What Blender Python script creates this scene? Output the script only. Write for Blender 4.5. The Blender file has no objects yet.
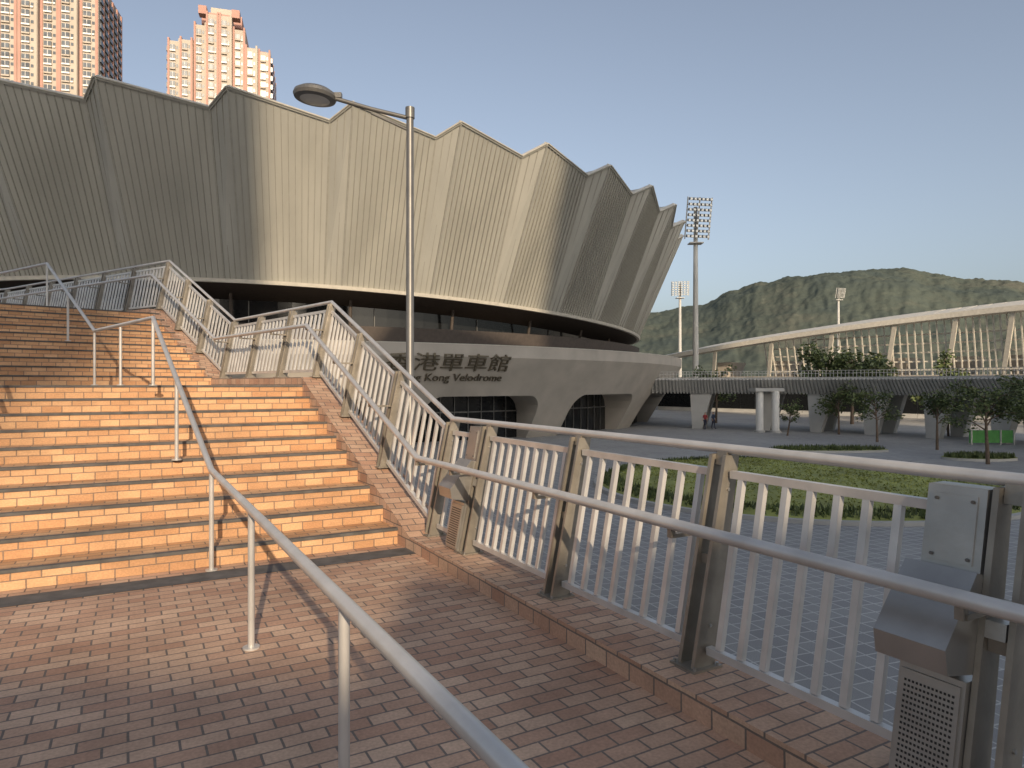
import bpy, math, random
from mathutils import Vector, noise, Matrix
V=Vector
R=math.radians
random.seed(7)
scene=bpy.context.scene
# ------------------------------------------------------------------ materials
def newmat(name):
    m=bpy.data.materials.new(name); m.use_nodes=True
    nt=m.node_tree; b=nt.nodes['Principled BSDF']
    return m,nt,b
def mat(name,col,rough=0.6,metal=0.0,var=0.15,scale=3.0,bump=0.0,bscale=40.0,spec=0.5,streak=False):
    m,nt,b=newmat(name)
    b.inputs['Roughness'].default_value=rough
    b.inputs['Metallic'].default_value=metal
    b.inputs['Specular IOR Level'].default_value=spec
    tc=nt.nodes.new('ShaderNodeTexCoord')
    mp=nt.nodes.new('ShaderNodeMapping'); nt.links.new(tc.outputs['Object'],mp.inputs[0])
    if streak: mp.inputs['Scale'].default_value=(1,1,0.12)
    n=nt.nodes.new('ShaderNodeTexNoise'); n.inputs['Scale'].default_value=scale; n.inputs['Detail'].default_value=6
    nt.links.new(mp.outputs[0],n.inputs['Vector'])
    cr=nt.nodes.new('ShaderNodeValToRGB')
    cr.color_ramp.elements[0].position=0.3; cr.color_ramp.elements[1].position=0.7
    cr.color_ramp.elements[0].color=tuple(c*(1-var) for c in col)+(1,)
    cr.color_ramp.elements[1].color=tuple(min(1,c*(1+var)) for c in col)+(1,)
    nt.links.new(n.outputs['Fac'],cr.inputs[0]); nt.links.new(cr.outputs[0],b.inputs['Base Color'])
    if bump>0:
        n2=nt.nodes.new('ShaderNodeTexNoise'); n2.inputs['Scale'].default_value=bscale; n2.inputs['Detail'].default_value=5
        nt.links.new(tc.outputs['Object'],n2.inputs['Vector'])
        bp=nt.nodes.new('ShaderNodeBump'); bp.inputs['Strength'].default_value=bump; bp.inputs['Distance'].default_value=0.02
        nt.links.new(n2.outputs['Fac'],bp.inputs['Height']); nt.links.new(bp.outputs[0],b.inputs['Normal'])
    return m
def brickmat(name,c1,c2,mortar,bw,rh,ms,offset=0.5,rough=0.75,var=0.5,nscale=1.2):
    m,nt,b=newmat(name)
    b.inputs['Roughness'].default_value=rough
    uv=nt.nodes.new('ShaderNodeTexCoord')
    nz=nt.nodes.new('ShaderNodeTexNoise'); nz.inputs['Scale'].default_value=3.0
    nt.links.new(uv.outputs['UV'],nz.inputs['Vector'])
    sub=nt.nodes.new('ShaderNodeVectorMath'); sub.operation='MULTIPLY_ADD'
    sub.inputs[1].default_value=(0.014,0.014,0); nt.links.new(nz.outputs['Color'],sub.inputs[0]); nt.links.new(uv.outputs['UV'],sub.inputs[2])
    t=nt.nodes.new('ShaderNodeTexBrick'); t.offset=offset
    t.inputs['Scale'].default_value=1; t.inputs['Brick Width'].default_value=bw; t.inputs['Row Height'].default_value=rh
    t.inputs['Mortar Size'].default_value=ms; t.inputs['Mortar Smooth'].default_value=0.2; t.inputs['Bias'].default_value=0.0
    t.inputs['Color1'].default_value=c1+(1,); t.inputs['Color2'].default_value=c2+(1,); t.inputs['Mortar'].default_value=mortar+(1,)
    nt.links.new(sub.outputs[0],t.inputs['Vector'])
    n=nt.nodes.new('ShaderNodeTexNoise'); n.inputs['Scale'].default_value=nscale; n.inputs['Detail'].default_value=8; n.inputs['Roughness'].default_value=0.65
    nt.links.new(uv.outputs['UV'],n.inputs['Vector'])
    mr=nt.nodes.new('ShaderNodeMapRange'); mr.inputs[1].default_value=0.3; mr.inputs[2].default_value=0.7
    mr.inputs[3].default_value=1-var*0.5; mr.inputs[4].default_value=1+var*0.35
    nt.links.new(n.outputs['Fac'],mr.inputs[0])
    mx=nt.nodes.new('ShaderNodeVectorMath'); mx.operation='SCALE'
    nt.links.new(t.outputs['Color'],mx.inputs[0]); nt.links.new(mr.outputs[0],mx.inputs['Scale'])
    n3=nt.nodes.new('ShaderNodeTexNoise'); n3.inputs['Scale'].default_value=60; n3.inputs['Detail'].default_value=4
    nt.links.new(uv.outputs['UV'],n3.inputs['Vector'])
    mr3=nt.nodes.new('ShaderNodeMapRange'); mr3.inputs[1].default_value=0.3; mr3.inputs[2].default_value=0.7; mr3.inputs[3].default_value=0.85; mr3.inputs[4].default_value=1.12
    nt.links.new(n3.outputs['Fac'],mr3.inputs[0])
    mx3=nt.nodes.new('ShaderNodeVectorMath'); mx3.operation='SCALE'
    nt.links.new(mx.outputs[0],mx3.inputs[0]); nt.links.new(mr3.outputs[0],mx3.inputs['Scale'])
    nt.links.new(mx3.outputs[0],b.inputs['Base Color'])
    bp=nt.nodes.new('ShaderNodeBump'); bp.inputs['Strength'].default_value=0.6; bp.inputs['Distance'].default_value=0.004; bp.invert=True
    nt.links.new(t.outputs['Fac'],bp.inputs['Height']); nt.links.new(bp.outputs[0],b.inputs['Normal'])
    return m
M_pave=brickmat('brick_paving',(0.44,0.255,0.17),(0.60,0.41,0.285),(0.18,0.145,0.12),0.2,0.1,0.006,var=0.6)
M_step=brickmat('step_brick',(0.53,0.285,0.14),(0.68,0.42,0.23),(0.26,0.18,0.125),0.2,0.1,0.006,var=0.55)
M_strip=mat('grey_nosing_strip',(0.10,0.095,0.09),0.8,var=0.3,scale=8)
M_plaza=brickmat('plaza_paving',(0.27,0.265,0.26),(0.33,0.325,0.31),(0.54,0.53,0.50),0.4,0.4,0.016,offset=0.0,var=0.35,nscale=0.15)
M_alu=mat('grey_painted_steel',(0.60,0.58,0.55),0.36,0.35,var=0.10,scale=6,bump=0.05)
M_picket=mat('brushed_metal_bar',(0.62,0.60,0.57),0.36,0.35,var=0.14,scale=5)
M_post=mat('bronze_post',(0.30,0.27,0.225),0.42,0.5,var=0.22,scale=5,bump=0.08)
M_box=mat('stainless_box',(0.40,0.385,0.36),0.33,0.7,var=0.15,scale=4,bump=0.05)
M_dark=mat('dark_recess',(0.03,0.03,0.03),0.6)
M_clad=mat('metal_cladding',(0.40,0.39,0.345),0.42,0.15,var=0.09,scale=0.5,streak=True)
M_seam=mat('cladding_seam',(0.32,0.31,0.27),0.42,0.15,var=0.08)
M_trim=mat('cream_trim',(0.56,0.525,0.45),0.5,var=0.1)
M_conc=mat('warm_concrete',(0.44,0.395,0.335),0.8,var=0.12,scale=0.5,bump=0.15,bscale=6)
M_concg=mat('grey_concrete',(0.46,0.45,0.42),0.8,var=0.12,scale=0.5)
M_glass=mat('dark_glass',(0.012,0.013,0.014),0.12,0.0,var=0.2,spec=0.4)
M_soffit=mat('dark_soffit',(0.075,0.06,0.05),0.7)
M_letter=mat('bronze_letter',(0.15,0.125,0.085),0.4,0.4)
M_white=mat('white_paint',(0.72,0.70,0.65),0.5,var=0.06)
M_lampm=mat('lamp_steel',(0.17,0.165,0.155),0.4,0.4,var=0.1)
M_lens=mat('lamp_lens',(0.65,0.65,0.6),0.2,var=0.05)
M_bark=mat('bark',(0.14,0.10,0.07),0.9,var=0.3,scale=10)
M_leaf=mat('leaf',(0.065,0.09,0.03),0.6,var=0.5,scale=1.2)
M_leafl=mat('leaf_light',(0.11,0.14,0.045),0.6,var=0.4,scale=1.2)
M_grass=mat('lawn_grass',(0.27,0.29,0.08),0.8,var=0.3,scale=0.6,bump=0.6,bscale=12)
M_earth=mat('ground_earth',(0.20,0.19,0.16),0.9,var=0.3,scale=0.02)
M_cream=mat('cream_render',(0.42,0.365,0.30),0.8,var=0.1,scale=0.1)
M_pink=mat('salmon_render',(0.42,0.235,0.185),0.8,var=0.1,scale=0.1)
M_win=mat('tower_window',(0.09,0.10,0.11),0.2,var=0.5,scale=0.4)
M_green=mat('green_board',(0.10,0.34,0.08),0.5)
M_skin=mat('skin',(0.45,0.27,0.19),0.6)
M_hair=mat('hair',(0.02,0.015,0.012),0.6)
M_trou=mat('trousers',(0.04,0.045,0.07),0.8)
# ------------------------------------------------------------------ mesh builder
class MB:
    def __init__(s): s.v=[];s.f=[];s.m=[];s.s=[];s.mats=[]
    def mi(s,m):
        if m not in s.mats: s.mats.append(m)
        return s.mats.index(m)
    def face(s,pts,m,smooth=False):
        i=len(s.v); s.v+= [V(p) for p in pts]; s.f.append(tuple(range(i,i+len(pts)))); s.m.append(s.mi(m)); s.s.append(smooth)
    def hexa(s,b,t,m):
        s.face(b[::-1],m); s.face(t,m)
        for i in range(4):
            j=(i+1)%4; s.face([b[i],b[j],t[j],t[i]],m)
    def box(s,c,ex,ey,ez,m):
        c=V(c);ex=V(ex);ey=V(ey);ez=V(ez)
        if ex.cross(ey).dot(ez)<0: ex=-ex
        b=[c-ex-ey-ez,c+ex-ey-ez,c+ex+ey-ez,c-ex+ey-ez]; t=[p+2*ez for p in b]; s.hexa(b,t,m)
    def abox(s,x0,x1,y0,y1,z0,z1,m):
        s.box(((x0+x1)/2,(y0+y1)/2,(z0+z1)/2),((x1-x0)/2,0,0),(0,(y1-y0)/2,0),(0,0,(z1-z0)/2),m)
    def beam(s,p0,p1,side,w,h,m):
        p0=V(p0);p1=V(p1);d=(p1-p0); n=d.normalized(); sd=V(side); sd=(sd-n*sd.dot(n)).normalized(); up=n.cross(sd)
        s.box((p0+p1)/2,sd*(w/2),up*(h/2),d/2,m)
    def tube(s,pts,r,m,n=10,caps=True):
        pts=[V(p) for p in pts]
        if not isinstance(r,(list,tuple)): r=[r]*len(pts)
        rings=[];prev=None
        for i,p in enumerate(pts):
            if i==0:t=(pts[1]-p)
            elif i==len(pts)-1:t=(p-pts[i-1])
            else:t=(pts[i+1]-p).normalized()+(p-pts[i-1]).normalized()
            t.normalize()
            if prev is None:
                ref=V((0,0,1)) if abs(t.z)<0.9 else V((1,0,0))
                x=t.cross(ref).normalized()
            else: x=(prev-t*prev.dot(t)).normalized()
            prev=x; y=t.cross(x)
            st=len(s.v)
            for k in range(n):
                a=2*math.pi*k/n; s.v.append(p+x*(math.cos(a)*r[i])+y*(math.sin(a)*r[i]))
            rings.append(st)
        mi=s.mi(m)
        for i in range(len(rings)-1):
            for k in range(n):
                k2=(k+1)%n
                s.f.append((rings[i]+k,rings[i]+k2,rings[i+1]+k2,rings[i+1]+k)); s.m.append(mi); s.s.append(True)
        if caps:
            for st,fl in ((rings[0],True),(rings[-1],False)):
                pp=[s.v[st+k].copy() for k in range(n)]
                s.face(pp[::-1] if fl else pp,m)
    def obj(s,name,phi=0.0,vz=1.0,coll=None):
        me=bpy.data.meshes.new(name); me.from_pydata([tuple(p) for p in s.v],[],s.f)
        for m in s.mats: me.materials.append(m)
        me.polygons.foreach_set('material_index',s.m); me.polygons.foreach_set('use_smooth',s.s)
        uv=me.uv_layers.new(name='UVMap').data
        c,sn=math.cos(phi),math.sin(phi)
        for p in me.polygons:
            n=p.normal; nx=n.x*c+n.y*sn; ny=-n.x*sn+n.y*c
            for li in p.loop_indices:
                q=me.vertices[me.loops[li].vertex_index].co
                x=q.x*c+q.y*sn; y=-q.x*sn+q.y*c; z=q.z*vz
                if abs(n.z)>0.6: uv[li].uv=(x,y)
                elif abs(nx)>abs(ny): uv[li].uv=(y,z)
                else: uv[li].uv=(x,z)
        me.update()
        o=bpy.data.objects.new(name,me); scene.collection.objects.link(o); return o
TH=R(29.33)
A=V((math.cos(TH),math.sin(TH),0)); B=V((-math.sin(TH),math.cos(TH),0))
def L(a,b,z): return A*a+B*b+V((0,0,z))
PLZ=-3.0
# ------------------------------------------------------------------ ground, plaza
g=MB(); g.face([(-5000,-5000,PLZ-0.01),(5000,-5000,PLZ-0.01),(5000,5000,PLZ-0.01),(-5000,5000,PLZ-0.01)],M_earth); g.obj('ground')
g=MB(); g.face([(-120,-100,PLZ),(120,-100,PLZ),(120,120,PLZ),(-120,120,PLZ)],M_plaza); g.obj('plaza_paving',phi=R(20))
# ------------------------------------------------------------------ stairs
RS=0.158; TR=0.40; B0=6.5; N=10
st=MB()
st.face([L(-9,-9,0),L(2.36,-9,0),L(2.36,B0,0),L(-9,B0,0)],M_pave)
land=st
stp=MB()
def flight(mb,o,e,gd,wid,z0,tread,n=N):
    for i in range(n):
        z=z0+i*RS; p=o+gd*(tread*i); q=p+e*wid
        up=V((0,0,z)); u2=V((0,0,z+RS))
        mb.face([q+up,p+up,p+u2,q+u2],M_step)
        if i<n-1: mb.face([p+u2,p+gd*tread+u2,q+gd*tread+u2,q+u2],M_step)
        c0=p+gd*0.020+V((0,0,z+RS-0.010)); c1=q+gd*0.020+V((0,0,z+RS-0.010))
        mb.beam(c0,c1,gd,0.06,0.028,M_strip)
flight(stp,L(2.36,B0,0),-A,B,11.36,0.0,TR)
BT=B0+TR*(N-1)
S3=V((-5.65,12.8,0)); E2=V((-0.72,-0.69,0)).normalized(); G2=V((-0.69,0.72,0)).normalized()
TR2=0.345
ZL2=RS*N
def zz(p,z): return V((p.x,p.y,z))
pA=L(2.36,BT,0); pB=L(-9,BT,0)
land.face([zz(pB,ZL2),zz(pA,ZL2),zz(S3,ZL2),zz(S3+E2*9.6,ZL2)],M_pave)
S4=S3+G2*(TR2*(N-1))
ZT=ZL2+RS*N
land.face([zz(S4+E2*9.6,ZT),zz(S4,ZT),V((-15,19.6,ZT)),V((-26,24.5,ZT)),V((-48,30,ZT)),V((-48,2,ZT))],M_pave)
flight(stp,S3,E2,G2,9.6,ZL2,TR2)
stp.obj('brick_steps',phi=TH,vz=0.2/RS)
land.face([L(-9,6.02,0.004),L(2.36,6.02,0.004),L(2.36,6.30,0.004),L(-9,6.30,0.004)],M_strip)
land.obj('brick_landing',phi=TH)
# ------------------------------------------------------------------ fence path
KH=0.12
ST=[L(2.6,-3,KH),L(2.6,6.2,KH),L(2.43,10.2,ZL2+KH),V((-5.5,12.98,ZL2+KH)),V((-7.95,15.35,ZT+KH)),V((-15,19.9,ZT+KH)),V((-26,24.8,ZT+KH)),V((-48,30.3,ZT+KH))]
def seg_n(i):
    d=ST[i+1]-ST[i]; d.z=0; d.normalize(); return V((d.y,-d.x,0))
def off(i,o,h):
    if i==0: n=seg_n(0); k=1
    elif i==len(ST)-1: n=seg_n(i-1);k=1
    else:
        n=(seg_n(i-1)+seg_n(i)).normalized(); k=1/n.dot(seg_n(i))
    return ST[i]+n*(o*k)+V((0,0,h))
kb=MB()
for i in range(len(ST)-1):
    it0,it1=off(i,-0.25,0),off(i+1,-0.25,0); ot0,ot1=off(i,0.17,0),off(i+1,0.17,0)
    ib0,ib1=off(i,-0.25,-0.7),off(i+1,-0.25,-0.7)
    ob0,ob1=zz(ot0,PLZ-0.1),zz(ot1,PLZ-0.1)
    kb.face([it0,ot0,ot1,it1],M_pave); kb.face([ib0,it0,it1,ib1],M_pave); kb.face([ot0,ob0,ob1,ot1],M_step)
kb.obj('brick_kerb_wall',phi=TH)
LEAN=0.19
rl=MB(); pk=MB(); ps=MB()
def lp(base,n,h,o=0): return base+n*(LEAN*h+o)+V((0,0,h))
rl.tube([off(i,LEAN*1.13,1.13) for i in range(len(ST))],0.027,M_alu,12)
rl.tube([off(i,-0.17,0.76) for i in range(len(ST))],0.031,M_alu,12)
for i in range(len(ST)-1):
    p0,p1=ST[i],ST[i+1]; d=p1-p0; ln=V((d.x,d.y,0)).length; dh=V((d.x,d.y,0)).normalized(); n=seg_n(i)
    if i==0: ts=[b+3 for b in (-1.55,-0.15,1.25,2.65,4.0,5.4)]+[9.2]
    else:
        k=max(1,round(ln/1.35)); ts=[ln*j/k for j in range(1,k+1)]
    allts=[0]+ts
    for t in ts:
        base=p0+d*(t/ln)
        for sgn in (-1,1):
            q=base+dh*(0.048*sgn)
            b0=lp(q,n,-0.01); t0=lp(q,n,1.10)
            w0,w1=0.075,0.05; th=0.011
            bb=[b0-n*w0-dh*th,b0+n*w0-dh*th,b0+n*w0+dh*th,b0-n*w0+dh*th]
            tt=[t0-n*w1-dh*th,t0+n*w1-dh*th,t0+n*w1+dh*th,t0-n*w1+dh*th]
            ps.hexa(bb,tt,M_post)
        ps.beam(lp(base-dh*0.036,n,0.55),lp(base+dh*0.036,n,0.55),n,0.06,0.05,M_post)
        ps.beam(lp(base,n,1.04),lp(base,n,1.115),n,0.04,0.07,M_post)
        ps.box(base+V((0,0,0.006)),dh*0.09,n*0.10,V((0,0,0.006)),M_post)
        for s1 in (-1,1):
            for s2 in (-1,1):
                c=base+dh*(0.074*s1)+n*(0.08*s2); ps.tube([c+V((0,0,0.012)),c+V((0,0,0.026))],0.009,M_box,6)
        for h_ in (0.22,0.92):
            for s1 in (-1,1):
                c=lp(base+dh*(0.059*s1),n,h_); ps.tube([c,c+dh*(0.008*s1)],0.010,M_box,6)
        ps.beam(lp(base,n,0.70),base-n*0.17+V((0,0,0.70)),dh,0.04,0.02,M_post)
        ps.beam(base-n*0.17+V((0,0,0.69)),base-n*0.17+V((0,0,0.745)),dh,0.03,0.03,M_post)
    for a_,b_ in zip(allts[:-1],allts[1:]):
        if i>=6: continue
        g0=0.075; s0=p0+d*((a_+g0)/ln); s1=p0+d*((b_-g0)/ln)
        pk.beam(lp(s0,n,0.10),lp(s1,n,0.10),n,0.04,0.04,M_picket)
        pk.beam(lp(s0,n,1.0),lp(s1,n,1.0),n,0.04,0.04,M_picket)
        L_=(b_-a_-2*g0); k=max(2,round(L_/0.145))
        for j in range(k):
            t=a_+g0+L_*(j+0.5)/k; q=p0+d*(t/ln)
            pk.beam(lp(q,n,0.12),lp(q,n,0.98),dh,0.034,0.03,M_picket)
        for hh in (0.1,1.0):
            for s_,sg in ((s0,-1),(s1,1)):
                pk.beam(lp(s_,n,hh),lp(s_+dh*(0.03*sg),n,hh),n,0.02,0.02,M_box)
rail=rl.obj('bridge_railing')
o=pk.obj('pickets'); o.parent=rail
o=ps.obj('posts'); o.parent=rail
bv=o.modifiers.new('bev','BEVEL'); bv.width=0.002; bv.segments=1
# ------------------------------------------------------------------ step light fittings
def fitting(b):
    f=MB(); c=L(2.6,b,KH)
    d=B; n=A
    def bx(a0,a1,b0,b1,z0,z1,m):
        pts=[]
        for z in (z0,z1):
            o=LEAN*z
            pts.append([c+n*(a0+o)+d*b0+V((0,0,z)),c+n*(a1+o)+d*b0+V((0,0,z)),c+n*(a1+o)+d*b1+V((0,0,z)),c+n*(a0+o)+d*b1+V((0,0,z))])
        f.hexa(pts[0],pts[1],m)
    bx(-0.095,0.06,0.062,0.30,0.01,0.42,M_box)
    bx(-0.105,-0.095,0.075,0.287,0.03,0.40,M_box)
    for i in range(13):
        for j in range(17):
            z=0.05+j*0.0195; bb=0.095+i*0.0143
            p=c+n*(-0.1065+LEAN*z)+d*bb+V((0,0,z))
            f.box(p,d*0.0036,n*0.001,V((0,0,0.0042)),M_dark)
    bx(-0.055,0.05,0.072,0.285,0.78,1.09,M_box)
    bx(-0.061,-0.055,0.10,0.26,0.81,1.06,M_box)
    for bb_,z_ in ((0.115,0.83),(0.245,0.83),(0.115,1.04),(0.245,1.04)):
        p=c+n*(-0.063+LEAN*z_)+d*bb_+V((0,0,z_)); f.tube([p,p-n*0.005],0.007,M_lampm,8)
    def q(a,bb,z): return c+n*(a+LEAN*z)+d*bb+V((0,0,z))
    pr=[(-0.23,0.47),(-0.05,0.44),(0.05,0.76),(-0.10,0.80),(-0.26,0.56)]
    b0,b1=0.06,0.32
    f.face([q(a,b0,z) for a,z in pr],M_box); f.face([q(a,b1,z) for a,z in pr][::-1],M_box)
    for i in range(5):
        a,z=pr[i];a2,z2=pr[(i+1)%5]; f.face([q(a,b0,z),q(a,b1,z),q(a2,b1,z2),q(a2,b0,z2)],M_lens if i==0 else M_box)
    bx(-0.06,0.03,-0.03,0.06,0.58,0.64,M_box)
    bx(-0.02,0.03,0.15,0.20,0.42,0.50,M_post)
    bx(-0.02,0.03,0.15,0.20,0.70,0.78,M_post)
    o=f.obj('step_light_fitting'); bm=o.modifiers.new('bev','BEVEL'); bm.width=0.004; bm.segments=2; bm.limit_method='ANGLE'
fitting(1.25); fitting(5.4)
# ------------------------------------------------------------------ centre handrail
def handrail(pts,posts,name):
    h=MB(); h.tube(pts,0.026,M_alu,14)
    for (p,zb) in posts:
        h.tube([V((p.x,p.y,zb)),V((p.x,p.y,p.z-0.03))],0.02,M_alu,10)
        h.tube([V((p.x,p.y,zb+0.001)),V((p.x,p.y,zb+0.012))],0.05,M_alu,14)
    return h.obj(name)
def lerp(a,b,t): return a+(b-a)*t
h0=L(0.66,-1.5,0.85);h1=L(0.61,6.35,0.86);h2=V((-4.55,8.62,2.44));h3=V((-6.6,10.75,2.44));h4=V((-9.34,13.66,4.02));h5=V((-13.5,16.4,4.02))
pp=[(L(0.66,0.3,0.85),0),(L(0.65,2.35,0.85),0),(L(0.64,4.36,0.85),0),(h1,0)]
q=lerp(h1,h2,0.5); pp.append((q,RS*5)); pp.append((h2,ZL2))
pp.append((lerp(h2,h3,0.5),ZL2)); pp.append((h3,ZL2)); pp.append((lerp(h3,h4,0.5),ZL2+RS*5)); pp.append((h4,ZT)); pp.append((lerp(h4,h5,0.5),ZT)); pp.append((h5,ZT))
handrail([h0,h1,h2,h3,h4,h5],pp,'stair_handrail')
aB=-1.55
k0=L(aB,-1.5,0.85);k1=L(aB,6.35,0.86);k2=L(aB,10.0,2.44)
handrail([k0,k1,k2,L(aB,10.6,2.44)],[(L(aB,1,0.85),0),(L(aB,3.6,0.85),0),(k1,0),(lerp(k1,k2,0.5),RS*5),(k2,ZL2)],'stair_handrail')
# ------------------------------------------------------------------ velodrome
CX,CY=-30.0,94.7
def P(th,r,z):
    t=R(th); return V((CX+r*math.sin(t),CY-r*math.cos(t),z))
def zb(th):
    th=(th+180)%360-180
    return 8.2+0.9*math.cos(R(th*180/85)) if abs(th)<85 else 7.3
velo=bpy.data.objects.new('velodrome',None); scene.collection.objects.link(velo)
up=MB(); seam=MB(); tr=MB(); NP=42; DP=360/NP
def rise(th):
    th=(th+180)%360-180
    return 0.55*max(0,math.cos(R(th+20)))**12
def tp(th): return P(th,52.4,20.5+rise(th))
def tv(th): return P(th,50.95,19.6+rise(th))
for k in range(NP):
    t0=4.4+k*DP; tvv=t0+DP-1.5; t1=t0+DP
    a0,a1,a2=tp(t0),tv(tvv),tp(t1)
    b0,b1,b2=P(t0,46.75,zb(t0)),P(tvv,46.4,zb(tvv)),P(t1,46.75,zb(t1))
    up.face([b0,b1,a1,a0],M_clad); up.face([b1,b2,a2,a1],M_clad)
    ap=V((CX,CY,21.5))
    up.face([a0,a1,ap],M_clad); up.face([a1,a2,ap],M_clad)
    for (c0,c1,d0,d1,n) in ((b0,b1,a0,a1,14),(b1,b2,a1,a2,3)):
        nrm=(c1-c0).cross(d0-c0).normalized()
        if nrm.dot(V((CX,CY,0))-V((c0.x,c0.y,0)))>0: nrm=-nrm
        for j in range(0,n):
            f=j/n; e0=c0.lerp(c1,f)+nrm*0.03; e1=d0.lerp(d1,f)+nrm*0.03
            seam.beam(e0,e1,nrm,0.10,0.05 if j else 0.12,M_seam)
        tr.beam(d0+V((0,0,0.06))+nrm*0.02,d1+V((0,0,0.06))+nrm*0.02,nrm,0.22,0.16,M_clad)
        tr.beam(d0+V((0,0,0.18)),d1+V((0,0,0.18)),nrm,0.5,0.07,M_trim)
o=up.obj('upper_cladding'); o.parent=velo
o=seam.obj('cladding_seams'); o.parent=velo
so=MB()
NA=252
for i in range(NA):
    t0=i*360/NA;t1=(i+1)*360/NA
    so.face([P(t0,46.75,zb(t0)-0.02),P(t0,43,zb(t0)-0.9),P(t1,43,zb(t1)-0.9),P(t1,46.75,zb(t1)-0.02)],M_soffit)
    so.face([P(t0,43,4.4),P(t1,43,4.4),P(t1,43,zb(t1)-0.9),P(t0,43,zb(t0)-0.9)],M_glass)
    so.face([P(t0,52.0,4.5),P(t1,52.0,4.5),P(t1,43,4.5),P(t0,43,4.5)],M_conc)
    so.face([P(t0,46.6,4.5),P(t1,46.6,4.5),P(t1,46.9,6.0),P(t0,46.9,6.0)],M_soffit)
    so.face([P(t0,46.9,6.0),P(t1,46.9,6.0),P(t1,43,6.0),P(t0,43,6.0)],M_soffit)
    tr.hexa([P(t0,46.6,zb(t0)-0.13),P(t0,46.95,zb(t0)-0.13),P(t1,46.95,zb(t1)-0.13),P(t1,46.6,zb(t1)-0.13)],
            [P(t0,46.6,zb(t0)+0.13),P(t0,47.05,zb(t0)+0.13),P(t1,47.05,zb(t1)+0.13),P(t1,46.6,zb(t1)+0.13)],M_trim)
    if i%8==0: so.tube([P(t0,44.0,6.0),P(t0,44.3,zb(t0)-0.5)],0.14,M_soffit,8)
    if i%9==0: so.beam(P(t0,43.06,6.0),P(t0,43.06,zb(t0)-0.95),P(t0,1,0)-P(t0,0,0),0.08,0.06,M_lampm)
o=so.obj('soffit_and_recess'); o.parent=velo
o=tr.obj('edge_trim'); o.parent=velo
def pr(z): return 52.0 if z>3.6 else 48+4*((z+3.0)/6.6)
po=MB(); OPS=[(28+17.143*k,28+17.143*k+12.5) for k in range(-2,10)]; ZO=0.65; CR=1.5
ths=set()
for a_,b_ in OPS:
    ths.add(a_);ths.add(b_)
    for j in range(60): ths.add(a_+(b_-a_)*j/60)
for j in range(0,361): ths.add(float(j)-80)
ths=sorted(ths)
def zh(t,op):
    a_,b_=op; e=min(t-a_,b_-t)*R(1)*49.5
    return ZO if e>=CR else ZO-CR+math.sqrt(max(0,CR*CR-(CR-e)**2))
for t0,t1 in zip(ths[:-1],ths[1:]):
    if t1-t0<1e-6: continue
    mid=(t0+t1)/2; op=None
    for o_ in OPS:
        if o_[0]<mid<o_[1]: op=o_
    z0=zh(t0,op) if op else PLZ-0.05; z1=zh(t1,op) if op else PLZ-0.05
    po.face([P(t0,pr(z0),z0),P(t1,pr(z1),z1),P(t1,52,3.6),P(t0,52,3.6)],M_conc)
    po.face([P(t0,52,3.6),P(t1,52,3.6),P(t1,52,4.5),P(t0,52,4.5)],M_conc)
    po.face([P(t0,52.03,4.5),P(t1,52.03,4.5),P(t1,52.03,4.56),P(t0,52.03,4.56)],M_trim)
    if op:
        po.face([P(t0,pr(z0),z0),P(t0,46.6,z0),P(t1,46.6,z1),P(t1,pr(z1),z1)],M_conc)
        po.face([P(t0,46.8,PLZ),P(t1,46.8,PLZ),P(t1,46.8,ZO),P(t0,46.8,ZO)],M_glass)
for a_,b_ in OPS:
    for t in (a_,b_):
        z=ZO-CR; po.face([P(t,pr(PLZ),PLZ),P(t,pr(z),z),P(t,46.6,z),P(t,46.6,PLZ)],M_conc)
    for j in range(1,8):
        t=a_+(b_-a_)*j/8; po.beam(P(t,46.85,PLZ),P(t,46.85,ZO),P(t,1,0)-P(t,0,0),0.1,0.07,M_lampm)
    po.beam(P(a_,46.88,-0.7),P((a_+b_)/2,46.95,-0.7),V((0,0,1)),0.1,0.08,M_lampm)
    po.beam(P((a_+b_)/2,46.95,-0.7),P(b_,46.88,-0.7),V((0,0,1)),0.1,0.08,M_lampm)
o=po.obj('podium_wall'); o.parent=velo
def lettering(txt,th0,th1,zc,hgt,name):
    cu=bpy.data.curves.new(name,'FONT'); cu.body=txt; cu.extrude=0.02; cu.resolution_u=3
    ob=bpy.data.objects.new(name,cu); scene.collection.objects.link(ob)
    dg=bpy.context.evaluated_depsgraph_get(); me=bpy.data.meshes.new_from_object(ob.evaluated_get(dg))
    bpy.data.objects.remove(ob)
    if len(me.vertices)==0: return
    xs=[v.co.x for v in me.vertices]; ys=[v.co.y for v in me.vertices]
    x0,x1,y0,y1=min(xs),max(xs),min(ys),max(ys)
    for v in me.vertices:
        t=th0+(th1-th0)*(v.co.x-x0)/(x1-x0); z=zc+hgt*((v.co.y-y0)/(y1-y0)-0.5)
        p=P(t,pr(z)+0.08+(0.06 if v.co.z>0 else -0.05),z); v.co=p
    me.materials.append(M_letter)
    o=bpy.data.objects.new(name,me); scene.collection.objects.link(o); o.parent=velo
lettering('香港單車館',24.2,35.1,3.2,1.3,'chinese_lettering')
lettering('Hong Kong Velodrome',25.0,34.8,2.0,0.72,'english_lettering')
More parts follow.
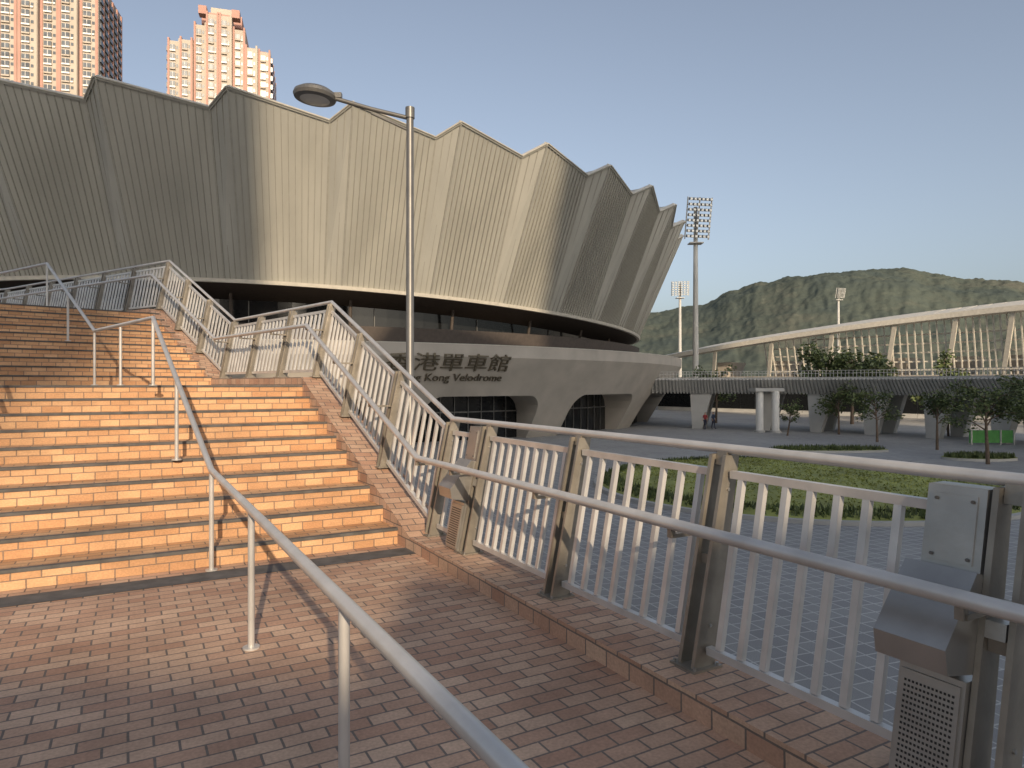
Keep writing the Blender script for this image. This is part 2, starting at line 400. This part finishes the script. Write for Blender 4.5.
# ------------------------------------------------------------------ street lamp
s=MB(); bx,by=-2.40,16.0
s.tube([(bx,by,PLZ),(bx,by,-1.9),(bx,by,-1.85),(bx,by,8.0)],[0.14,0.14,0.10,0.085],M_lampm,16)
s.tube([(bx,by,7.85),(bx,by,8.1)],0.11,M_lampm,16)
s.tube([(bx,by,7.85),(bx-0.9,by-0.05,8.05),(bx-1.75,by-0.1,8.28)],0.05,M_lampm,10)
s.tube([(bx,by,7.55),(bx-0.9,by-0.05,7.95)],0.03,M_lampm,8)
hx=bx-2.2; hz=8.38; tl=Matrix.Rotation(R(4),4,'Y')
def disc(prof,m):
    n=32
    for (r0,z0),(r1,z1) in zip(prof[:-1],prof[1:]):
        for k in range(n):
            a=2*math.pi*k/n;b=2*math.pi*(k+1)/n
            pts=[V((r0*math.cos(a),r0*math.sin(a),z0)),V((r0*math.cos(b),r0*math.sin(b),z0)),V((r1*math.cos(b),r1*math.sin(b),z1)),V((r1*math.cos(a),r1*math.sin(a),z1))]
            s.face([V((hx,by-0.1,hz))+(tl@p) for p in pts],m,False)
disc([(0.34,-0.14),(0.47,-0.12),(0.50,-0.05),(0.48,0.02),(0.36,0.10),(0.2,0.15),(0.0,0.17)],M_lampm)
disc([(0.0,-0.17),(0.2,-0.165),(0.34,-0.14)],M_lens)
s.abox(hx+0.35,hx+0.62,by-0.16,by-0.04,hz-0.10,hz+0.02,M_lampm)
s.abox(bx-0.09,bx+0.09,by-0.13,by-0.08,-2.6,-2.1,M_box)
s.obj('street_lamp')
# ------------------------------------------------------------------ apartment towers
def tower(name,cx,cy,w,dep,h,rot,z0=PLZ,crown=True,wings=True):
    t=MB(); c,sn=math.cos(rot),math.sin(rot)
    X=V((c,sn,0));Y=V((-sn,c,0)); O=V((cx,cy,z0))
    def bx(x0,x1,y0,y1,a,b,m): t.box(O+X*((x0+x1)/2)+Y*((y0+y1)/2)+V((0,0,(a+b)/2)),X*((x1-x0)/2),Y*((y1-y0)/2),V((0,0,(b-a)/2)),m)
    fh=2.9; nb=8; bw=w/nb
    heights=[h-9,h-9,h-3,h,h,h-3,h-9,h-9] if wings else [h]*8
    outs=[0.0,1.8,0.4,2.2,2.2,0.4,1.8,0.0] if wings else [0]*8
    for i in range(nb):
        x0=-w/2+i*bw; x1=x0+bw; o=outs[i]; H=heights[i]
        bx(x0,x1-0.003,-dep/2-o,dep/2+o,0,H,M_cream)
        bx(x0+bw*0.02,x0+bw*0.16,-dep/2-o-0.35,dep/2+o+0.35,0,H+0.8,M_pink)
        bx(x0+bw*0.84,x0+bw*0.98,-dep/2-o-0.35,dep/2+o+0.35,0,H+0.8,M_pink if i%2 else M_cream)
        nf=int(H/fh)
        for k in range(nf):
            z=k*fh
            for sg in (-1,1):
                y=sg*(dep/2+o)
                ya,yb=sorted((y,y+sg*0.5))
                bx(x0+bw*0.22,x0+bw*0.60,ya,yb,z+0.9,z+2.4,M_win)
                bx(x0+bw*0.40,x0+bw*0.42,ya-0.05,yb+0.05,z+0.9,z+2.4,M_white)
                bx(x0+bw*0.20,x0+bw*0.62,ya-0.08,yb+0.08,z+0.35,z+0.85,M_white if (k+i)%3 else M_cream)
                ya,yb=sorted((y,y+sg*0.06))
                bx(x0+bw*0.66,x0+bw*0.80,ya,yb,z+1.2,z+2.2,M_win)
                if (k*7+i*3)%5==0:
                    ya,yb=sorted((y,y+sg*0.5)); bx(x0+bw*0.67,x0+bw*0.79,ya,yb,z+0.4,z+0.95,M_white)
    nf=int((heights[0])/fh)
    for sg in (-1,1):
        for j in range(5):
            y0=-dep/2+dep*(j+0.2)/5;y1=y0+dep*0.11
            xa,xb=sorted((sg*w/2,sg*(w/2+0.5)))
            for k in range(nf): bx(xa,xb,y0,y1,k*fh+0.9,k*fh+2.4,M_win)
            bx(xa,xb,y1+0.3,y1+0.3+dep*0.03,0,heights[0],M_pink)
    if crown:
        bx(-w*0.2,w*0.2,-dep*0.3,dep*0.3,h,h+4,M_pink)
        bx(-w*0.12,w*0.12,-dep*0.2,dep*0.2,h+4,h+7,M_cream)
        for x in (-w*0.36,w*0.36): bx(x-2.4,x+2.4,-2.5,2.5,h-9,h-4.5,M_pink)
        for x in (-w*0.16,w*0.16): bx(x-1.2,x+1.2,-dep/2-2.0,-dep/2+1,h,h+2.6,M_pink)
    t.obj(name)
tower('unseen_apartment_tower',-98,232,31,24,123,R(16))
tower('unseen_apartment_tower',-165,236,46,24,150,R(14))
tower('unseen_apartment_tower',-218,240,34,24,150,R(14))
def wline(w,y): return (w-0.28*y)/0.96
e=wline(-3.8,-150); tower('unseen_apartment_tower',e-36,-162,72,24,125,0,crown=False,wings=False)  # unseen tower behind the camera, its edge set to shade the facade's left
e=wline(20.0,-144); tower('unseen_apartment_tower',e+19,-132,38,24,118,0,crown=False,wings=False)  # unseen tower behind the camera, width set to shade the facade's right
def block(name,x0,x1,y0,y1,h):
    b=MB(); b.abox(x0,x1,y0,y1,PLZ,h,M_concg)
    nf=int((h-PLZ)/3.4)
    for k in range(nf):
        z=PLZ+k*3.4
        b.abox(x0+0.8,x1-0.8,y1,y1+0.05,z+1.2,z+2.7,M_glass)
        b.abox(x0-0.05,x1+0.05,y1,y1+0.35,z-0.1,z+0.12,M_white)
    b.abox(x0-0.1,x1+0.1,y0-0.1,y1+0.3,h,h+0.3,M_concg); return b.obj(name)
block('unseen_shade_block',wline(2.7,-74),wline(28,-60),-74,-60,51.0)  # added out of view, sized to keep plaza and podium in shade
xm=wline(-0.6,-25)
block('low_shade_block',wline(-9,-20),xm-0.01,-25,-20,8.85)  # added behind the camera, unseen; its height sets the landing's shadow edge
block('low_shade_block',xm,wline(6,-20),-25,-20,9.6)  # taller added half, also unseen, shading the landing and fence on the right
# ------------------------------------------------------------------ lawn
lw=MB(); cx,cy=13.2,31.0; n=72
def ell(k,f,z):
    a=2*math.pi*k/n; rr=1+0.05*math.sin(2*a+0.6); return V((cx+9.2*f*rr*math.cos(a),cy+9.3*f*rr*math.sin(a),z))
pf=[(1.0,PLZ+0.0,M_concg),(1.0,PLZ+0.14,M_concg),(0.975,PLZ+0.14,M_grass),(0.93,PLZ+0.3,M_grass),(0.7,PLZ+0.5,M_grass),(0.4,PLZ+0.62,M_grass),(0.0,PLZ+0.66,M_grass)]
for (f0,z0,m0),(f1,z1,m1) in zip(pf[:-1],pf[1:]):
    for k in range(n): lw.face([ell(k,f0,z0),ell(k+1,f0,z0),ell(k+1,f1,z1),ell(k,f1,z1)],m0 if f0>0.97 and m0==M_concg else M_grass)
def zl(f):
    f=min(0.99,f)
    for (f0,z0,_),(f1,z1,_) in zip(pf[:-1],pf[1:]):
        if f1<=f<=f0 and f0!=f1: return z1+(z0-z1)*(f-f1)/(f0-f1)
    return PLZ+0.14
for i in range(15000):
    edge=i<5000
    f=random.uniform(0.88,0.965) if edge else math.sqrt(random.random())*0.90
    k=random.random()*n; p=ell(k,f,zl(f)-0.01)
    a=random.random()*6.28; w=random.uniform(0.03,0.07); hh=random.uniform(0.10,0.28) if edge else random.uniform(0.04,0.10)
    d=V((math.cos(a),math.sin(a),0)); l=V((random.uniform(-.1,.1),random.uniform(-.1,.1),hh))
    lw.face([p-d*w,p+d*w,p+l],(M_leaf if random.random()<0.4 else M_leafl) if edge else M_grass)
lw.obj('lawn_mound')
# ------------------------------------------------------------------ trees
def tree(x,y,h,cr,seed,nl=1500,base=PLZ,leaf=0.13):
    rnd=random.Random(seed); t=MB()
    top=V((x+rnd.uniform(-.2,.2),y+rnd.uniform(-.2,.2),base+h*0.8))
    b=V((x,y,base)); mid=b.lerp(top,0.5)+V((rnd.uniform(-.1,.1),rnd.uniform(-.1,.1),0))
    t.tube([b,mid,top],[h*0.02+0.02,h*0.013+0.015,0.02],M_bark,7)
    cl=[]
    for i in range(15):
        f=rnd.uniform(0.38,0.95); s0=b.lerp(mid,f*2) if f<0.5 else mid.lerp(top,(f-0.5)*2)
        a=rnd.random()*6.28; rad=cr*rnd.uniform(0.45,0.95)*(1.15-0.5*abs(f-0.6)); e_=s0+V((math.cos(a)*rad,math.sin(a)*rad,rnd.uniform(0.08,0.25)*h))
        t.tube([s0,s0.lerp(e_,0.5)+V((0,0,0.05*h)),e_],[0.035*h/5+0.01,0.02*h/5+0.008,0.008],M_bark,5)
        cl.append((e_,cr*rnd.uniform(0.28,0.5))); cl.append((s0.lerp(e_,0.6),cr*rnd.uniform(0.2,0.4)))
    cl.append((top,cr*0.4))
    for i in range(nl):
        ci=rnd.randrange(len(cl)); c,r=cl[ci]
        d=V((rnd.gauss(0,1),rnd.gauss(0,1),rnd.gauss(0,0.7))); d=d.normalized()*r*rnd.random()**0.45
        p=c+d; s_=leaf*rnd.uniform(0.6,1.4)
        u=V((rnd.gauss(0,1),rnd.gauss(0,1),rnd.gauss(0,.6))).normalized(); v=u.cross(V((rnd.gauss(0,1),rnd.gauss(0,1),rnd.gauss(0,1)))).normalized()
        t.face([p-u*s_,p-v*s_*0.5,p+u*s_,p+v*s_*0.5],M_leafl if (ci%3==0) != (rnd.random()<0.2) else M_leaf)
    t.obj('young_tree' if h<5.6 else 'broadleaf_tree')
tree(29.0,54,4.2,1.5,1,1400,leaf=0.11); tree(29.7,47.5,4.3,1.4,2,1400,leaf=0.11); tree(27.3,39.0,4.9,1.7,3,2200,leaf=0.10); tree(29.8,62,4.4,1.6,4,1400)
tree(31.0,40.5,5.6,2.1,5,3400,leaf=0.11); tree(24.5,60.5,3.2,0.9,15,600,leaf=0.1)
tree(35.5,79,9.0,2.8,6,2600,leaf=0.24); tree(39.0,78,9.6,3.1,7,2900,leaf=0.24); tree(43,80,8.8,3.0,8,2600,leaf=0.24); tree(50,79,8.0,2.6,9,2200,leaf=0.24)
tree(24,80,6.8,2.2,11,1200,leaf=0.2); tree(58,66,8.8,3.0,12,2200,leaf=0.24); tree(35,66,4.4,1.5,21,900); tree(38.5,60,4.2,1.5,22,900)
pb=MB()
for (cx_,cy_,rx,ry) in ((21.5,46.5,4.2,1.2),(28.5,41.5,2.2,1.2)):
    for k in range(40):
        a=2*math.pi*k/40;b=2*math.pi*(k+1)/40
        o0=V((cx_+rx*math.cos(a),cy_+ry*math.sin(a),PLZ));o1=V((cx_+rx*math.cos(b),cy_+ry*math.sin(b),PLZ))
        pb.face([o0,o1,o1+V((0,0,.15)),o0+V((0,0,.15))],M_concg); pb.face([o0+V((0,0,.15)),o1+V((0,0,.15)),V((cx_,cy_,PLZ+.22))],M_grass)
    for i in range(1300):
        a=random.random()*6.28; f=math.sqrt(random.random())*0.93; p=V((cx_+rx*f*math.cos(a),cy_+ry*f*math.sin(a),PLZ+0.12))
        d=V((math.cos(a*7),math.sin(a*7),0)); hh=random.uniform(.15,.38)
        pb.face([p-d*0.06,p+d*0.06,p+V((random.uniform(-.1,.1),random.uniform(-.1,.1),hh))],M_leaf if random.random()<.5 else M_leafl)
pb.obj('planting_bed')
# ------------------------------------------------------------------ elevated walkway
wk=MB(); W=[V(p) for p in ((10,74,0),(17,72,0),(23,69.5,0),(29,66,0),(34,61,0),(37.5,55.5,0),(40,49,0),(41.5,41,0),(42,32,0))]
def cat(P_,n):
    out=[]
    for i in range(len(P_)-1):
        p0=P_[max(0,i-1)];p1=P_[i];p2=P_[i+1];p3=P_[min(len(P_)-1,i+2)]
        for j in range(n):
            t=j/n; out.append(0.5*((2*p1)+(p2-p0)*t+(2*p0-5*p1+4*p2-p3)*t*t+(3*p1-p0-3*p2+p3)*t**3))
    out.append(P_[-1]); return out
C=cat(W,10)
def nrm2(i):
    d=(C[min(len(C)-1,i+1)]-C[max(0,i-1)]); d.normalize(); return V((d.y,-d.x,0))
for i in range(len(C)-1):
    n0,n1=nrm2(i),nrm2(i+1)
    if n0.dot(-C[i])<0: n0=-n0
    if n1.dot(-C[i+1])<0: n1=-n1
    def q(p,nn,o,z): return V((p.x+nn.x*o,p.y+nn.y*o,z))
    f0=[(2.4,2.25),(2.4,2.05),(1.2,0.75),(-5.0,0.75),(-5.0,2.05)]
    for (o0,z0),(o1,z1) in zip(f0,f0[1:]+f0[:1]):
        wk.face([q(C[i],n0,o0,z0),q(C[i+1],n1,o0,z0),q(C[i+1],n1,o1,z1),q(C[i],n0,o1,z1)],M_concg)
    for k in range(2):
        p=C[i].lerp(C[i+1],k/2); wk.beam(q(p,n0,2.42,2.1),q(p,n0,1.2,0.72),n0,0.3,0.18,M_concg)
        wk.beam(q(p,n0,2.3,2.2),q(p,n0,2.3,2.85),n0,0.035,0.035,M_alu)
    for zz_ in (2.85,2.6): wk.beam(q(C[i],n0,2.3,zz_),q(C[i+1],n1,2.3,zz_),V((0,0,1)),0.035,0.035,M_alu)
for i in (14,24,31,38,46,54,62,70):
    n0=nrm2(i)
    if n0.dot(-C[i])<0: n0=-n0
    d=V((n0.y,-n0.x,0)); p=V((C[i].x,C[i].y,0))
    for o in (0.6,-3.4):
        b=p+n0*o
        b4=[b-d*0.5-n0*0.4,b+d*0.5-n0*0.4,b+d*0.5+n0*0.4,b-d*0.5+n0*0.4]; t4=[b-d*1.5-n0*0.5,b+d*0.7-n0*0.5,b+d*0.7+n0*0.5,b-d*1.5+n0*0.5]
        wk.hexa([V((v.x,v.y,PLZ)) for v in b4],[V((v.x,v.y,0.76)) for v in t4],M_concg)
wk.obj('elevated_walkway')
cl=MB()
for x,y in ((23.6,64.8),(25.0,64.5)):
    cl.tube([(x,y,PLZ),(x,y,0.9)],0.35,M_white,16); cl.tube([(x,y,PLZ),(x,y,PLZ+0.2)],0.5,M_concg,16)
cl.abox(23.0,25.7,64.2,66.2,0.9,1.2,M_concg)
cl.obj('white_column_portal')
# ------------------------------------------------------------------ grandstand
gs=MB()
RF=cat([V(p) for p in ((24,121,5.9),(28.9,115,7.0),(38.3,105,8.6),(47.2,95,9.8),(54.8,87,10.6),(60.2,80,10.95),(65.1,73,10.9),(70,64,10.7))],6)
NRF=len(RF)
for i in range(NRF-1):
    p,q_=RF[i],RF[i+1]; d=(q_-p); d.z=0; d.normalize(); bk=V((-d.y,d.x,0))
    if bk.y<0: bk=-bk
    def bb(pt,o,z): return V((pt.x+bk.x*o,pt.y+bk.y*o,pt.z+z))
    gs.hexa([bb(p,0,-0.65),bb(q_,0,-0.65),bb(q_,1.0,-0.8),bb(p,1.0,-0.8)],[bb(p,0,0),bb(q_,0,0),bb(q_,1.0,0.25),bb(p,1.0,0.25)],M_trim)
    gs.hexa([bb(p,1.0,-0.1),bb(q_,1.0,-0.1),bb(q_,9,1.3),bb(p,9,1.3)],[bb(p,1.0,0.1),bb(q_,1.0,0.1),bb(q_,9,1.5),bb(p,9,1.5)],M_trim)
    base=lambda pt,o,z: V((pt.x+bk.x*o,pt.y+bk.y*o,z))
    gs.hexa([base(p,3,PLZ),base(q_,3,PLZ),base(q_,16,PLZ),base(p,16,PLZ)],[base(p,3,1.6),base(q_,3,1.6),base(q_,16,1.6),base(p,16,1.6)],M_concg)
    gs.hexa([base(p,2.6,1.6),base(q_,2.6,1.6),base(q_,16,1.6),base(p,16,1.6)],[base(p,2.4,2.8),base(q_,2.4,2.8),base(q_,16,2.8),base(p,16,2.8)],M_conc)
    gs.face([base(p,2.95,-2.4),base(q_,2.95,-2.4),base(q_,2.95,0.8),base(p,2.95,0.8)],M_glass)
    if i>=12:
        for zz_ in (3.5,4.6,5.8,7.0,8.2):
            if zz_<p.z-1: gs.beam(base(p,2.6,zz_),base(q_,2.6,zz_),V((0,0,1)),0.2,0.2,M_trim)
        for fr in (0,0.5):
            pm=p.lerp(q_,fr); gs.beam(base(pm,2.8,2.8),V((bb(pm,1.3,-0.4))),d,0.14,0.2,M_trim)
    if i%4==0 and i>5:
        gs.beam(base(p,3.4,1.6)-d*0.4,bb(p,0.6,-0.6)+d*1.6,d,0.5,0.4,M_trim)
        gs.hexa([base(p,4.4,2.8),base(p,4.4,2.8)+d*1.6,base(p,9,2.8)+d*1.6,base(p,9,2.8)],[base(p,4.0,5.2),base(p,4.0,5.2)+d*2.6,base(p,9,5.2)+d*2.6,base(p,9,5.2)],M_conc)
    gs.beam(bb(p,1.0,-0.3),bb(p,9,1.1),d,0.25,0.4,M_trim)
gs.obj('grandstand')
# ------------------------------------------------------------------ floodlight masts
def mast(x,y,top,w,h,rt):
    m=MB(); c=V((math.cos(rt),math.sin(rt),0)); n=V((c.y,-c.x,0))
    m.tube([(x,y,PLZ),(x,y,top-h*0.2)],[0.5,0.28],M_concg,12)
    nr,nc=8,6
    O=V((x,y,top-h)); tilt=V((0,0,1))*math.cos(0.2)+n*math.sin(0.2)
    for r in range(nr):
        p=O+tilt*(h*(r+0.5)/nr)+n*0.4
        m.beam(p-c*w/2,p+c*w/2,V((0,0,1)),0.10,0.10,M_concg)
        for k in range(nc):
            q_=p+c*(w*((k+0.5)/nc-0.5))+n*0.25
            m.box(q_,c*(w/nc*0.32),n*0.2+V((0,0,-0.06)),V((0,0,h/nr*0.27)),M_lampm)
            m.box(q_+n*0.22-V((0,0,0.05)),c*(w/nc*0.27),n*0.02,V((0,0,h/nr*0.20)),M_lens)
    for sg in (-1,0,1):
        m.beam(O+c*(sg*w/2)+n*0.3,O+c*(sg*w/2)+tilt*h+n*0.3,c,0.14,0.14,M_concg)
    m.abox(x-1,x+1,y-0.8,y+0.8,top-h-0.6,top-h-0.45,M_concg)
    m.obj('floodlight_mast')
mast(27.0,100,28.8,3.7,6.0,R(10)); mast(42,170,27.2,4.2,3.6,R(-10)); mast(96,200,29.8,3.0,3.0,R(20))
# ------------------------------------------------------------------ hills
from bisect import bisect
RG=[(-60,30),(0,40),(400,50),(560,58),(645,66),(700,72),(735,86),(760,95),(800,104),(830,109),(865,112),(905,111),(935,104),(965,99),(1000,98),(1040,94),(1120,88),(1300,105),(1700,80),(2600,40)]
def ridge(u):
    us=[r[0] for r in RG]; i=max(1,min(len(RG)-1,bisect(us,u))); (u0,v0),(u1,v1)=RG[i-1],RG[i]
    t=max(0,min(1,(u-u0)/(u1-u0))); t=t*t*(3-2*t); return v0+(v1-v0)*t
hl=MB(); na,nr=620,100
for i in range(na+1):
    ang=-8+66*i/na; tx=math.tan(R(ang)); u=512+680*tx
    for j in range(nr+1):
        r=380+900*j/nr; f=(r-380)/620
        prof=(math.sin(min(f,1)*math.pi/2)**1.3) if f<1 else 1-0.35*(f-1)
        yr=1000*math.cos(R(ang)); hr=ridge(u)/680*yr
        x=r*math.sin(R(ang)); y=r*math.cos(R(ang))
        nn=noise.fractal(V((x*0.006,y*0.006,1.3)),1.0,2.1,5); n2=noise.noise(V((x*0.09,y*0.09,5)))
        n3=noise.noise(V((x*0.25,y*0.25,9)))
        amp=1-max(0,1-abs(f-1)*2.5)*0.8
        z=PLZ+hr*prof+ nn*16*prof*amp + (n2*2.2+n3*1.6)*min(1,f*6)
        hl.v.append(V((x,y,z-(2 if j==0 else 0))))
m,nt,b=newmat('hazy_hill_forest'); b.inputs['Roughness'].default_value=1.0; b.inputs['Specular IOR Level'].default_value=0.02
tc=nt.nodes.new('ShaderNodeTexCoord')
n1=nt.nodes.new('ShaderNodeTexNoise'); n1.inputs['Scale'].default_value=0.011; n1.inputs['Detail'].default_value=9; n1.inputs['Roughness'].default_value=0.7
nt.links.new(tc.outputs['Object'],n1.inputs['Vector'])
cr=nt.nodes.new('ShaderNodeValToRGB'); E=cr.color_ramp.elements
E[0].position=0.36; E[0].color=(0.070,0.087,0.080,1); E[1].position=0.68; E[1].color=(0.12,0.12,0.096,1)  # forest greens shifted blue-grey, distance haze put into the colour
x_=E.new(0.52); x_.color=(0.086,0.100,0.082,1)
nt.links.new(n1.outputs['Fac'],cr.inputs[0]); nt.links.new(cr.outputs[0],b.inputs['Base Color'])
n2=nt.nodes.new('ShaderNodeTexNoise'); n2.inputs['Scale'].default_value=0.12; n2.inputs['Detail'].default_value=6; nt.links.new(tc.outputs['Object'],n2.inputs['Vector'])
bp=nt.nodes.new('ShaderNodeBump'); bp.inputs['Strength'].default_value=0.5; bp.inputs['Distance'].default_value=4; nt.links.new(n2.outputs['Fac'],bp.inputs['Height']); nt.links.new(bp.outputs[0],b.inputs['Normal'])
mi=hl.mi(m)
for i in range(na):
    for j in range(nr):
        a0=i*(nr+1)+j; hl.f.append((a0,a0+nr+1,a0+nr+2,a0+1)); hl.m.append(mi); hl.s.append(True)
hl.obj('hills')
# ------------------------------------------------------------------ green hoarding
gb=MB(); gb.abox(34.6,38.0,51.4,51.48,PLZ+0.15,PLZ+1.1,M_green)
for x in (34.7,35.8,36.9,37.9): gb.abox(x-0.04,x+0.04,51.3,51.6,PLZ,PLZ+1.15,M_alu)
gb.obj('green_barrier')
# ------------------------------------------------------------------ people
def person(x,y,shirt,face,seed):
    rnd=random.Random(seed); st_=rnd.uniform(0.12,0.28)
    root=bpy.data.objects.new('person',None); scene.collection.objects.link(root); root.location=(x,y,PLZ); root.rotation_euler=(0,0,face)
    def sk(name,vs,es,rs,m):
        me=bpy.data.meshes.new(name)
        me.from_pydata(vs,es,[]); me.materials.append(m)
        o=bpy.data.objects.new(name,me); scene.collection.objects.link(o); o.parent=root
        bpy.context.view_layer.objects.active=o
        o.modifiers.new('s','SKIN')
        if not me.skin_vertices: return
        for i,r in enumerate(rs): me.skin_vertices[0].data[i].radius=(r,r)
        me.skin_vertices[0].data[0].use_root=True
        sb=o.modifiers.new('sub','SUBSURF'); sb.levels=1; sb.render_levels=1
    sk('legs',[(0,0,0.93),(-.09,0,.88),(-.1,st_*.5,.5),(-.1,st_,.08),(-.1,st_+.14,.04),(.09,0,.88),(.1,-st_*.3,.5),(.1,-st_,.1),(.1,-st_+.14,.04)],
       [(0,1),(1,2),(2,3),(3,4),(0,5),(5,6),(6,7),(7,8)],[.12,.1,.07,.045,.04,.1,.07,.045,.04],M_trou)
    sk('torso',[(0,0,.95),(0,0,1.2),(0,0,1.42),(-.18,0,1.4),(-.24,.03,1.12),(.18,0,1.4),(.24,-.03,1.12),(0,0,1.5)],
       [(0,1),(1,2),(2,3),(3,4),(2,5),(5,6),(2,7)],[.14,.14,.12,.06,.045,.06,.045,.05],shirt)
    sk('head_and_neck',[(0,0,1.48),(0,0.01,1.56),(0,0.02,1.64),(0,0.01,1.70)],[(0,1),(1,2),(2,3)],[.05,.06,.095,.08],M_skin)
    sk('hair',[(0,-.02,1.66),(0,-.015,1.72)],[(0,1)],[.10,.085],M_hair)
    for sg in (-1,1): sk('forearm',[(sg*.24,.03*-sg,1.13),(sg*.25,.1,.92),(sg*.25,.13,.82)],[(0,1),(1,2)],[.04,.03,.035],M_skin)
M_red=mat('red_shirt',(0.35,0.05,0.05),0.8); M_bl=mat('dark_shirt',(0.05,0.07,0.12),0.8)
for i,(x,y,s_) in enumerate(((19.6,69,M_red),(20.6,69.6,M_bl),(39.2,61.5,M_red))):
    person(x,y,s_,random.random()*6.28,i)
# ------------------------------------------------------------------ light
EL=R(20.5)
tosun=V((0.28,-0.96,0)).normalized()*math.cos(EL)+V((0,0,math.sin(EL)))
sd=bpy.data.lights.new('sun','SUN'); sd.energy=4.3; sd.angle=R(0.55); sd.color=(1.0,0.80,0.57)
so_=bpy.data.objects.new('sun',sd); scene.collection.objects.link(so_); so_.rotation_euler=(-tosun).to_track_quat('-Z','Y').to_euler()
w=bpy.data.worlds.new('World'); scene.world=w; w.use_nodes=True; nt=w.node_tree
bg=nt.nodes['Background']; sky=nt.nodes.new('ShaderNodeTexSky'); sky.sky_type='NISHITA'; sky.sun_disc=False
sky.sun_elevation=EL; sky.sun_rotation=math.atan2(tosun.x,tosun.y); sky.air_density=1.0; sky.dust_density=3.5; sky.ozone_density=2.2
hs=nt.nodes.new('ShaderNodeHueSaturation'); hs.inputs['Saturation'].default_value=0.64; hs.inputs['Value'].default_value=1.12
nt.links.new(sky.outputs[0],hs.inputs['Color']); nt.links.new(hs.outputs[0],bg.inputs[0]); bg.inputs[1].default_value=0.148
# ------------------------------------------------------------------ camera
cd=bpy.data.cameras.new('camera'); cam=bpy.data.objects.new('camera',cd); scene.collection.objects.link(cam)
cam.location=(0,0,1.6); cam.rotation_euler=(R(90),0,0); cd.sensor_width=36; cd.lens=680/1024*36; cd.clip_start=0.05; cd.clip_end=12000
scene.camera=cam
scene.view_settings.view_transform='Standard'; scene.view_settings.look='None'; scene.view_settings.exposure=0
